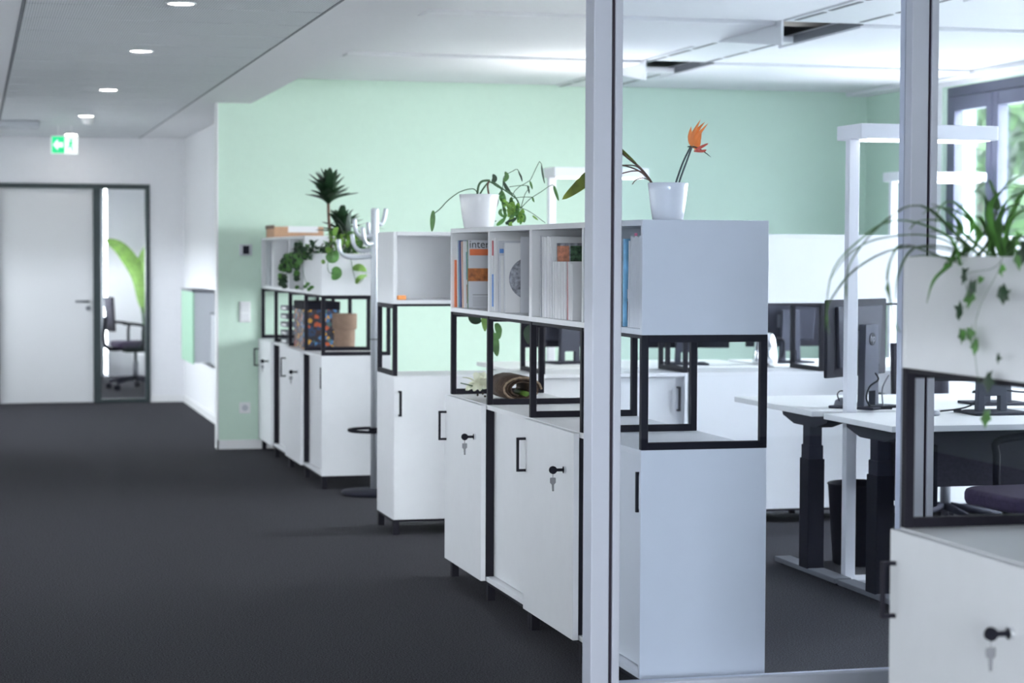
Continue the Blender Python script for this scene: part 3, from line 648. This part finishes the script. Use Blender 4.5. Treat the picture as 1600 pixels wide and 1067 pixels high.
# ---- spider plant and ivy in the foreground planter (far end y 4.28)
yf = 4.0
g = lambda u, v, dy=0: at_y(u, v, yf+dy)
b0 = g(1540, 420); b0.z = FT+.21
t = thing('spider_plant', 'spider plant with long arching narrow leaves', 'plant', b0)
nar = lambda f: min(1, .35+f*2.2)*(1-f)**.55
cen = g(1540, 415)
LV = [[(1535, 415), (1500, 375), (1440, 323), (1385, 345), (1330, 410), (1322, 470)], [(1540, 415), (1480, 370), (1400, 345), (1340, 380), (1300, 430), (1290, 520)],
      [(1530, 415), (1490, 385), (1440, 368), (1370, 375), (1325, 400), (1296, 440)], [(1530, 412), (1470, 390), (1400, 390), (1340, 420), (1305, 460), (1292, 490), (1296, 525)],
      [(1520, 415), (1450, 395), (1410, 385), (1392, 410), (1388, 460), (1400, 510), (1408, 520)], [(1550, 415), (1545, 340), (1565, 300), (1600, 272), (1640, 262)], [(1555, 415), (1560, 350), (1580, 310), (1625, 300)],
      [(1545, 415), (1548, 345), (1530, 300), (1510, 315), (1480, 350)], [(1550, 415), (1555, 340), (1548, 292), (1540, 284), (1522, 305)], [(1535, 415), (1520, 360), (1490, 318), (1470, 325), (1462, 350)],
      [(1560, 415), (1580, 350), (1610, 330), (1640, 380)], [(1545, 415), (1575, 385), (1555, 330), (1572, 295), (1610, 300)], [(1530, 415), (1500, 395), (1460, 385), (1425, 392), (1405, 430), (1400, 470)],
      [(1510, 412), (1480, 420), (1460, 440), (1448, 475)], [(1535, 415), (1530, 370), (1500, 335), (1465, 325), (1440, 335)], [(1550, 415), (1535, 350), (1520, 340), (1500, 345)], [(1560, 415), (1590, 370), (1620, 390)],
      [(1545, 415), (1520, 380), (1480, 350), (1440, 345), (1420, 360)], [(1560, 412), (1570, 360), (1600, 300), (1650, 270)], [(1535, 415), (1510, 390), (1475, 365), (1450, 362)], [(1545, 415), (1552, 370), (1545, 330), (1540, 310)],
      [(1555, 415), (1580, 390), (1610, 380), (1640, 420)], [(1520, 415), (1490, 405), (1450, 400), (1420, 402)], [(1540, 415), (1500, 360), (1478, 330), (1452, 318)], [(1545, 415), (1560, 350), (1590, 320), (1615, 350)]]
for i, L in enumerate(LV):
    dys = random.uniform(-.1, .1)
    L = [(L[0][0]+random.uniform(-60, 25), L[0][1])]+L[1:]
    pts = [g(u, v, dys*min(1, k/2)) for k, (u, v) in enumerate(L)]
    MB().blade([p-b0 for p in pts], .021 if i > 4 else .018, .45, 22, nar).build('leaf', ['leaf_spider', 'leaf_mid', 'leaf_mid', 'leaf_spider'][i % 4], t, smooth=True)
# ivy falls down the planter front (x just in front of the planter)
xi = 2.0
gi = lambda u, v: at_x(u, v, xi)
p0 = gi(1566, 402)
t = thing('ivy', 'ivy strand with star-shaped leaves hanging down the spider plant planter', 'plant', (2.03, p0.y, FT+.25))
def starleaf(t, p, s, a, mm):
    m_ = MB(); n = 10; b = Vector(t.location)
    ud = Vector((0, -1, 0)); vd = Vector((.12, 0, 1)).normalized(); nd = Vector((-1, 0, .1))
    m_.v.append(tuple(p-b+nd*.004))
    for i in range(n):
        r = 1.2*s*([1, .55, .85, .5, .75, .35, .75, .5, .85, .55][i]); an = a+2*math.pi*i/n
        m_.v.append(tuple(p-b+ud*r*math.sin(an)+vd*r*math.cos(an)+nd*random.uniform(-.004, .004)))
    for i in range(n): m_.f.append((0, 1+i, 1+(i+1) % n))
    m_.build('leaf', mm, t)
stem(t, [Vector((2.05, p0.y-.01, FT+.24)), Vector((2.03, p0.y, FT+.262)), gi(1566, 402), gi(1562, 420), gi(1540, 460), gi(1525, 500), gi(1524, 560), gi(1530, 600)], .0006, 'stem_green')
stem(t, [gi(1566, 405), gi(1550, 420), gi(1508, 430), gi(1515, 470), gi(1498, 485)], .0006, 'stem_green')
for u, v, s, a in ((1506, 430, .022, 2), (1518, 448, .024, 3.3), (1515, 463, .024, 3), (1498, 484, .023, 2.6), (1516, 520, .023, 2.8), (1503, 524, .02, 2), (1524, 538, .02, 3.1), (1545, 592, .026, 3.1), (1566, 456, .023, 3), (1572, 462, .018, 2), (1565, 420, .014, 3), (1540, 650, .022, 3.1), (1560, 558, .013, 3), (1590, 375, .02, 1), (1600, 392, .03, 2), (1592, 400, .025, 3), (1532, 438, .01, 1)):
    starleaf(t, gi(u, v), s, a, random.choice(['leaf_mid', 'leaf_dark', 'leaf_mid']))

# ================================================================ SMALL THINGS BY THE GREEN WALL
t = thing('cardboard_box', 'flat cardboard box with white lid flap on the shelf box', 'box', (2.03, 14.38, BT))
bx(0, .35, 0, .38, 0, .075).build('carton', 'cardboard', t, bevel=.002); bx(.10, .31, -.001, .36, .035, .078).build('label', 'paper', t); bx(-.004, .004, -.004, .385, .06, .085).build('flap', 'kraft_dark', t)
for X, th in ((.04, .07), (.125, .07), (.33, .08)):
    tag(bx(0, th, 0, .27, 0, .31).build('binder', 'box_grey' if X < .3 else 'paper'), {.04: 'grey binder touching the shelf side at the green wall', .125: 'grey binder standing second from the green wall', .33: 'white binder standing third from the green wall'}[X], 'binder', 'binders by the green wall')
    C.objects[-1].location = r3.at(X, .03, FT+T); C.objects[-1].rotation_euler.z = r3.rz
t = thing('letter_tray', 'stack of grey letter trays on the cabinet by the green wall', 'tray', r3.at(.72, .035, CT), r3.rz)
for k in range(5):
    MB().box(0, .26, 0, .33, k*.056, k*.056+.004).box(0, .004, 0, .33, k*.056, k*.056+.03).box(.256, .26, 0, .33, k*.056, k*.056+.03).build('tray', 'mid_grey', t); bx(.01, .25, .005, .32, k*.056+.005, k*.056+.02).build('papers', 'paper', t)
t = thing('graphic_box', 'dark box with bright orange and blue graphic print', 'box', (2.045, 13.14, CT))
bx(0, .235, 0, .40, 0, .30).build('carton', 'graphic', t, bevel=.003); bx(-.002, .237, -.002, .402, .25, .302).build('lid', 'black_plastic', t, bevel=.003)
t = thing('paper_bag', 'brown kraft paper bag with rolled rim beside the graphic box', 'bag', (2.285, 13.0, CT))
MB().lathe([(.058, 0), (.06, .01), (.068, .13), (.07, .16)], 20, cap=False).build('bag', 'kraft_dark', t, smooth=True)
MB().lathe([(.071, .13), (.078, .135), (.080, .225), (.076, .23), (.07, .225), (.066, .02)], 20, cap=False).build('rolled_rim', 'kraft', t, smooth=True)
# fittings on the green wall
t = thing('thermostat', 'small grey thermostat on the green wall', 'thermostat', (1.9, YG, 1.43)); bx(-.045, .045, -.02, 0, -.04, .04).build('housing', 'box_grey', t, bevel=.005); bx(-.022, .024, -.022, -.019, -.03, .03).build('display', 'dark_grey', t)
t = thing('light_switch', 'white double light switch plate on the green wall', 'switch', (1.895, YG, .985)); bx(-.041, .041, -.01, 0, -.075, .075).build('plate', 'skirting', t, bevel=.004)
for z in (-.036, .036): bx(-.03, .03, -.015, -.009, z-.03, z+.03).build('rocker', 'paper', t, bevel=.003)
t = thing('power_socket', 'white power socket low on the green wall', 'socket', (1.893, YG, .295)); bx(-.04, .04, -.01, 0, -.04, .04).build('plate', 'skirting', t, bevel=.004); MB().prism([(.022*math.cos(i*.393), .022*math.sin(i*.393)) for i in range(16)], 'y', -.012, -.009).build('socket_well', 'box_grey', t)
# wall-hung unit on the corridor wall
t = thing('wall_cabinet', 'wall-hung cabinet with pale green front at the corridor wall', 'cabinet', (1.94, 17.2, .5))
bx(-.17, 0, 0, .9, 0, .58).build('body', 'box_grey', t, bevel=.004); bx(-.185, -.171, -.01, .92, -.01, .585).build('front_panel', 'pale_green_glass', t); bx(-.19, 0, -.02, .92, .585, .6).build('top_panel', 'mid_grey', t)
t = thing('wall_cabinet', 'smaller grey wall-hung box between green wall and pale green cabinet', 'cabinet', (1.94, 16.1, .52))
bx(-.10, 0, 0, .5, 0, .4).build('body', 'box_grey', t, bevel=.004); bx(-.105, 0, -.004, .5, .4, .412).build('top_panel', 'mid_grey', t)
# coat stand
t = thing('coat_stand', 'silver coat stand with curved hooks and umbrella ring', 'coat stand', (2.275, 11.93, 0))
MB().lathe([(.19, 0), (.195, .01), (.19, .022), (.05, .03), (.03, .035)], 40).build('base', 'dark_grey', t, smooth=True)
MB().lathe([(.023, .03), (.023, 1.66), (.02, 1.672)], 20).build('pole', 'silver', t, smooth=True)
MB().lathe([(.026, .905), (.026, .91)], 20).build('joint', 'dark_grey', t)
MB().lathe([(.03, .36), (.034, .365), (.034, .385), (.03, .39)], 20).build('ring_clamp', 'black_plastic', t)
MB().tube([(.15*math.cos(i*.2618)-.0, .15*math.sin(i*.2618), .375) for i in range(25)], .009, 8).tube([(0, .02, .375), (0, .15, .375)], .007, 6).tube([(0, -.02, .375), (0, -.15, .375)], .007, 6).build('umbrella_ring', 'black_plastic', t, smooth=True)
for k, (a, z, l, u) in enumerate([(185, 1.39, .205, .10), (165, 1.43, .12, .09), (190, 1.51, .115, .10), (100, 1.50, .10, .09), (15, 1.585, .06, .085), (215, 1.47, .09, .09)]):
    dx, dy = math.cos(R(a)), math.sin(R(a))
    MB().tube(curve([(dx*.02, dy*.02, z), (dx*l*.7, dy*l*.7, z-.006), (dx*l, dy*l, z+.025), (dx*(l+.012), dy*(l+.012), z+u)], 16), .0125, 10).build('hook', 'silver', t, smooth=True)

# ================================================================ DESKS
def desk(x0, x1, y0, y1, label, z=.735, off=0, leg_y=None):
    t = thing('height_adjustable_desk', label, 'desk', (x0, y0, 0), 0, 'height-adjustable desks')
    L, W = x1-x0, y1-y0; cy = leg_y if leg_y is not None else W/2
    bx(0, L, 0, W, z-.025, z).build('desktop', 'desk_white', t, bevel=.003)
    for x in (.04, L-.1):
        lg = MB().prism([(cy-.26, z-.026), (cy+.26, z-.026), (cy+.25, z-.045), (cy+.12, z-.075), (cy-.12, z-.075), (cy-.25, z-.045)], 'x', x-.01, x+.07).build('bracket', 'dark_grey', t)
        b2 = MB().box(x, x+.06, cy-.035, cy+.04, z-.33, z-.07).build('leg', 'dark_grey', t, bevel=.003)
        MB().box(x-.004, x+.064, cy-.042, cy+.047, z-.40, z-.16).build('leg_stage', 'dark_grey', b2, bevel=.003)
        MB().box(x-.008, x+.068, cy-.049, cy+.054, .03, z-.22).build('leg_stage', 'black_plastic', b2, bevel=.003)
        bx(x-.008, x+.072, cy-.34, cy+.34, .012, .035).build('foot', 'mid_grey', t, bevel=.004)
        for yy in (cy-.32, cy+.30): bx(x+.015, x+.045, yy, yy+.02, 0, .012).build('glide', 'black_plastic', t)
    bx(.1, L-.1, cy-.02, cy+.02, z-.06, z-.027).build('crossbar', 'dark_grey', t)
    return t
d1 = desk(3.51, 5.11, 7.53, 8.21, 'white height-adjustable desk with the dark office chair', leg_y=.25)
bx(.24, 1.45, .655, .668, .41, .70).build('modesty_panel', 'fabric', d1)
desk(3.51, 5.11, 8.34, 9.28, 'white height-adjustable desk carrying the monitor with round badge', leg_y=.15)
desk(3.05, 4.65, 11.8, 12.6, 'white height-adjustable desk behind the row of cabinet backs')
desk(4.72, 6.32, 11.8, 12.6, 'white height-adjustable desk by the slate-framed window, behind cabinets')
def monitor(x, y, z, rz, label, w_=.55, h_=.34, lift=.14, badge=False, base='rect'):
    # built with the screen facing local +y, its back facing local -y
    t = thing('monitor', label, 'monitor', (x, y, z), rz)
    bx(-w_/2, w_/2, -.012, .006, lift, lift+h_).build('housing', 'black_plastic', t, bevel=.006)
    bx(-w_/2+.008, w_/2-.008, .006, .008, lift+.012, lift+h_-.008).build('screen', 'screen', t)
    MB().prism([(-w_*.34, lift+.04), (w_*.34, lift+.04), (w_*.38, lift+h_-.03), (-w_*.38, lift+h_-.03)], 'y', -.028, -.012).build('rear_cover', 'dark_grey', t, bevel=.006)
    bx(-.07, .07, -.05, -.028, lift+.12, lift+.20).build('mount', 'mid_grey', t, bevel=.003)
    s_ = MB().prism([(-.07, .01), (-.035, .01), (-.035, .075), (.035, .075), (.035, .01), (.07, .01), (.058, lift+.23), (-.058, lift+.23)], 'y', -.085, -.05).build('stand', 'stand_grey', t, bevel=.004)
    if base == 'rect': bx(-.13, .13, -.16, .06, 0, .012).build('base', 'dark_grey', t, bevel=.004)
    else: MB().lathe([(.12, 0), (.12, .008), (.11, .012)], 32, (0, -.05, 0)).build('base', 'mid_grey', t, smooth=True)
    if badge:
        lo = MB().prism([(.028*math.cos(i*.2618), lift+.165+.028*math.sin(i*.2618)) for i in range(24)], 'y', -.0875, -.085).build('badge', 'black_plastic', s_)
        text_mesh('badge_letters', 'hp', .046, 'mid_grey', lo, Matrix.Translation((-.023, -.0878, lift+.155)) @ Matrix.Rotation(R(90), 4, 'X') @ Matrix.Shear('XY', 4, (.2, 0)))
    return t
monitor(3.79, 8.52, .735, R(38), 'dark monitor turned to show its back and round badge', badge=True)
monitor(4.50, 8.62, .735, R(0), 'dark monitor on the desk seen through the planter frame', lift=.12)
monitor(4.22, 8.0, .735, R(180), 'dark monitor facing the office chair', lift=.145, w_=.6)
monitor(3.55, 12.35, .735, R(10), 'dark monitor on the far desk seen through the magazine frames', lift=.1)
monitor(4.25, 12.1, .735, R(-12), 'dark monitor on the far desk behind the frame near the glass', lift=.1)
monitor(4.95, 12.2, .735, R(5), 'dark monitor behind the cabinet backs, beside the steel kettle', lift=.1)
t = thing('desk_puck', 'round grey conference puck on the desk', 'speakerphone', (3.90, 8.02, .735)); MB().lathe([(.05, 0), (.055, .006), (.05, .018), (.02, .022)], 28).build('body', 'mid_grey', t, smooth=True)
t = thing('computer_mouse', 'grey mouse with looped cable on the desk by the lamp post', 'mouse', (3.73, 8.52, .735))
MB().lathe([(.034, 0), (.036, .008), (.03, .03), (.012, .042), (.001, .044)], 20).build('shell', 'mid_grey', t, smooth=True)
MB().tube(curve([(-.02, -.02, .03), (-.03, -.02, .06), (-.01, -.02, .075), (.03, -.02, .055), (.04, -.02, .02)], 16), .003, 6).build('cable', 'dark_grey', t, smooth=True)
t = thing('usb_hub', 'black cable hub with looping leads below the badge monitor', 'cables', (3.86, 8.37, .735))
bx(-.07, .04, -.012, .012, 0, .016).build('hub', 'black_plastic', t, bevel=.004)
MB().tube(curve([(-.06, 0, .012), (-.08, 0, .05), (-.06, .01, .10), (-.02, .01, .13), (-.03, .02, .16)], 18), .004, 6).build('lead', 'black_plastic', t, smooth=True)
MB().tube(curve([(.0, 0, .012), (-.005, 0, .09), (.03, .01, .15)], 14), .0035, 6).build('lead', 'mid_grey', t, smooth=True)
MB().tube(curve([(.04, 0, .01), (.09, -.01, .02), (.12, 0, .09)], 14), .004, 6).build('lead', 'black_plastic', t, smooth=True)
t = thing('power_cable', 'dark cable looping across the desk under the monitor', 'cable', (4.0, 8.1, .735)); MB().tube(curve([(0, 0, .01), (.15, .02, .03), (.25, .05, .10), (.4, .03, .085), (.6, .02, .09)], 24), .004, 6).build('lead', 'dark_grey', t, smooth=True)
# kettle and jug behind cabinet backs
t = thing('kettle', 'brushed steel kettle with dark handle behind the cabinet backs', 'kettle', (4.46, 10.75, .735))
t.location = (4.72, 11.95, .735)
MB().lathe([(.075, 0), (.078, .02), (.065, .15), (.05, .19), (.02, .2), (.001, .205)], 28).build('body', 'chrome', t, smooth=True); MB().tube(curve([(.06, 0, .16), (.12, 0, .15), (.115, 0, .05), (.075, 0, .03)], 12), .01, 8).build('handle', 'black_plastic', t, smooth=True)
t = thing('waste_bin', 'black round waste bin under the desks', 'bin', (3.93, 8.75, 0)); MB().lathe([(.12, 0), (.125, .005), (.15, .36), (.155, .365), (.15, .37), (.14, .36), (.115, .02), (.001, .02)], 36).build('bin', 'black_plastic', t, smooth=True)
t = thing('computer_tower', 'black desktop computer hanging under the desk', 'computer', (3.66, 7.60, .40)); bx(0, .09, 0, .34, 0, .25).build('case', 'black_plastic', t, bevel=.01); bx(.01, .08, .02, .14, .25, .308).build('holder', 'dark_grey', t)
# standing office luminaires
def luminaire(x, y, label, mirror=1):
    t = thing('standing_luminaire', label, 'lamp', (x, y, 0), 0, 'white standing luminaires')
    bx(-.024, .024, -.022, .022, .02, 1.905).build('post', 'lamp_white', t, bevel=.003)
    bx(-.02, .62, -.13, .125, 1.905, 1.967).build('lamp_head', 'lamp_white', t, bevel=.004)
    bx(.03, .59, -.11, .105, 1.902, 1.9055).build('diffuser', 'lamp_down', t)
    bx(.03, .59, -.11, .105, 1.9668, 1.9674).build('uplight', 'lamp_up', t)
    bx(-.03, .13, -.10, .04, 0, .02).build('base', 'lamp_white', t, bevel=.004)
    return t
luminaire(3.66, 8.275, 'white standing luminaire rising between the two near desks')
luminaire(3.63, 12.95, 'white standing luminaire beyond the vine pot, near the green wall')
luminaire(5.98, 12.85, 'white standing luminaire in front of the slate-framed window')
# ---------------------------------------------------------------- chairs
def rounded(x0, x1, y0, y1, r, n=5):
    o = []
    for cx, cy, a in ((x1-r, y1-r, 0), (x0+r, y1-r, 90), (x0+r, y0+r, 180), (x1-r, y0+r, 270)):
        for i in range(n+1): o.append((cx+r*math.cos(R(a+90*i/n)), cy+r*math.sin(R(a+90*i/n))))
    return o
def office_chair(x, y, rz, label):
    t = thing('office_chair', label, 'office chair', (x, y, 0), rz, 'office chairs')
    MB().prism(rounded(-.24, .24, -.23, .23, .1), 'z', .43, .495).build('seat', 'chair_seat', t, bevel=.02)
    m_ = MB(); k = 9
    for i in range(k):
        a = (i/(k-1)-.5)*1.5
        for z in (.60, .72, .84, .95): m_.v.append((.25*math.sin(a)*(1-.06*abs(z-.77)), -.29+.09*(1-math.cos(a))-.10*(z-.6)*.6, z))
    for i in range(k-1):
        for j in range(3): b = i*4+j; m_.f.append((b, b+4, b+5, b+1))
    bk = m_.build('backrest', 'fabric', t, smooth=True, solid=.025)
    MB().tube(curve([(0, -.1, .42), (0, -.28, .42), (0, -.33, .52), (0, -.315, .75)], 14), .02, 8).build('back_bar', 'black_plastic', t, smooth=True)
    for s in (-1, 1): MB().tube(curve([(s*.2, 0, .43), (s*.29, 0, .46), (s*.3, 0, .60), (s*.3, 0, .66), (s*.29, -.1, .68), (s*.29, -.2, .685)], 20), .016, 8).build('armrest', 'black_plastic', t, smooth=True)
    bx(-.1, .1, -.12, .1, .38, .43).build('mechanism', 'black_plastic', t, bevel=.01)
    MB().lathe([(.028, .1), (.028, .28), (.018, .28), (.018, .4)], 16).build('gas_column', 'mid_grey', t, smooth=True)
    for i in range(5):
        a = R(72*i+18); dx, dy = math.cos(a), math.sin(a)
        lg = MB().tube([(dx*.02, dy*.02, .12), (dx*.16, dy*.16, .10), (dx*.29, dy*.29, .075)], .022, 8, .014).build('base_leg', 'dark_grey', t, smooth=True)
        cs = MB()
        for q in (-.012, .012):
            cs.tube([(dx*.29-dy*q*1.9, dy*.29+dx*q*1.9, .028), (dx*.29-dy*q*.4, dy*.29+dx*q*.4, .028)], .028, 12)
        cs.build('caster', 'black_plastic', lg, smooth=False)
    return t
ch = office_chair(4.02, 7.28, R(95), 'dark office chair tucked at the desk with amber tag')
MB().prism([(-.03, .445), (.03, .445), (.02, .475), (-.02, .475)], 'x', -.262, -.256).build('tag', 'amber_tag', ch)
C.objects[-1].location = (0, .1, 0)
office_chair(4.85, 9.75, R(185), 'dark office chair on the far side of the badge monitor')
office_chair(1.63, 21.7, R(-80), 'dark office chair in the room behind the end door')
# strelitzia in the far room
b0 = Vector((1.86, 23.2, 0))
t = thing('floor_plant', 'large upright broad-leaved plant in the room behind the end door', 'plant', b0)
MB().lathe([(.13, 0), (.15, .28), (.155, .3), (.14, .28)], 28, cap=False).build('pot', 'ceramic', t, smooth=True); MB().lathe([(.001, .26), (.14, .26)], 20).build('soil', 'soil', t)
g = lambda u, v: at_y(u, v, 23.2)
for L, wd in (([(222, 480), (215, 430), (190, 390), (164, 374)], .17), ([(222, 480), (222, 420), (232, 380)], .16), ([(224, 490), (235, 430), (250, 400)], .16)):
    stem(t, [b0+Vector((0, 0, .26)), b0.lerp(g(*L[0]), .5)+Vector((0, 0, .13)), g(*L[0])], .012)
    leaf(t, [g(*q) for q in L], wd, 'leaf_light', .3, wdir=-CAMD)

# ---------------------------------------------------------------- corridor ceiling fittings
for i, yy in enumerate((9.02, 11.2, 13.92, 16.65, 19.3)):
    t = thing('downlight', {3: 'round recessed downlight beside the smoke detector', 4: 'round recessed downlight over the end door'}.get(i, 'round recessed downlight in the perforated corridor ceiling'), 'downlight', (.875, yy, HC), 0, 'corridor downlights')
    MB().lathe([(.056, -.004), (.066, -.004), (.066, .0), (.056, .0)], 32, cap=False).build('rim', 'skirting', t); MB().lathe([(.001, -.0025), (.055, -.0025)], 28).build('lens', 'downlight', t)
t = thing('exit_sign', 'green and white emergency exit sign with arrow and running figure', 'sign', (.655, 18.0, 2.24))
bx(0, .222, 0, .025, 0, .15).build('housing', 'sign_white', t, bevel=.002)
gpn = bx(.004, .110, -.002, 0, .004, .146).build('arrow_panel', 'sign_green', t)
MB().prism([(.014, .075), (.055, .122), (.055, .095), (.098, .095), (.098, .055), (.055, .055), (.055, .028)], 'y', -.0035, -.0015).build('arrow', 'sign_white', gpn)
wpn = bx(.112, .218, -.002, 0, .004, .146).build('figure_panel', 'sign_white', t)
fg_ = MB().prism([(.165+.011*math.cos(i*.628), .118+.011*math.sin(i*.628)) for i in range(10)], 'y', -.0035, -.0015)
for a, b, wd in (((.163, .105), (.158, .07), .010), ((.158, .07), (.140, .05), .006), ((.140, .05), (.128, .052), .005), ((.158, .07), (.176, .05), .006), ((.176, .05), (.172, .025), .005), ((.162, .1), (.182, .085), .004), ((.16, .098), (.140, .088), .004)):
    dx, dz = b[0]-a[0], b[1]-a[1]; l = math.hypot(dx, dz); nx, nz = -dz/l*wd, dx/l*wd
    fg_.prism([(a[0]+nx, a[1]+nz), (a[0]-nx, a[1]-nz), (b[0]-nx, b[1]-nz), (b[0]+nx, b[1]+nz)], 'y', -.0035, -.0015)
fg_.build('running_figure', 'sign_green', wpn)
MB().tube([(.06, .012, .15), (.06, .012, HC-2.24)], .004, 6).tube([(.165, .012, .15), (.165, .012, HC-2.24)], .004, 6).build('hanger', 'skirting', t)
t = thing('smoke_detector', 'small white smoke detector on the corridor ceiling', 'smoke detector', (.9, 16.9, HC)); MB().lathe([(.02, -.055), (.04, -.045), (.05, -.012), (.05, 0)], 24).build('body', 'skirting', t, smooth=True)
t = thing('access_point', 'flat grey access point on the corridor ceiling near the exit sign', 'access point', (.40, 17.5, HC)); bx(-.18, .14, -.15, .15, -.06, 0).build('body', 'box_grey', t, bevel=.015); bx(-.1, .06, -.08, .08, -.066, -.06).build('cap', 'paper_grey', t)

# ================================================================ OUTSIDE
gr = struct(bx(XR+.25, 70, -30, 70, -1.3, -1.2).build('floor', 'ground_out'))
struct(bx(-70, -1.42, -30, 70, -1.3, -1.2).build('floor', 'ground_out'))
def tree(x, y, h, r, label, seed):
    rd = random.Random(seed)
    t = thing('tree', label, 'tree', (x, y, -1.2), 0, 'trees outside the windows')
    MB().tube(curve([(0, 0, 0), (.1, .05, h*.3), (0, .1, h*.6)], 8), .16, 8, .07).build('trunk', 'bark', t, smooth=True)
    m_ = MB()
    for i in range(3600):
        a = rd.uniform(0, 6.28); cz = rd.uniform(-1, 1); rr = r*rd.uniform(.35, 1)**.5
        p = Vector((math.cos(a)*math.sqrt(1-cz*cz)*rr, math.sin(a)*math.sqrt(1-cz*cz)*rr, h*.62+cz*rr*1.15))
        d1 = Vector((rd.uniform(-1, 1), rd.uniform(-1, 1), rd.uniform(-1, .4))).normalized()*.2; d2 = d1.orthogonal().normalized()*.085
        k = len(m_.v); m_.v += [tuple(p-d1), tuple(p+d2), tuple(p+d1), tuple(p-d2)]; m_.f.append((k, k+1, k+2, k+3))
    f = m_.build('foliage', 'leaf_tree', t); f['kind'] = 'stuff'
    return t
tree(12.3, 24.0, 6.8, 2.2, 'leafy tree seen through the narrow window sash', 1)
tree(16.6, 28.0, 7.6, 2.3, 'leafy tree seen through the wide window sash', 2)
tree(18.4, 36.0, 9.0, 3.0, 'distant leafy tree behind the window mullion', 3)
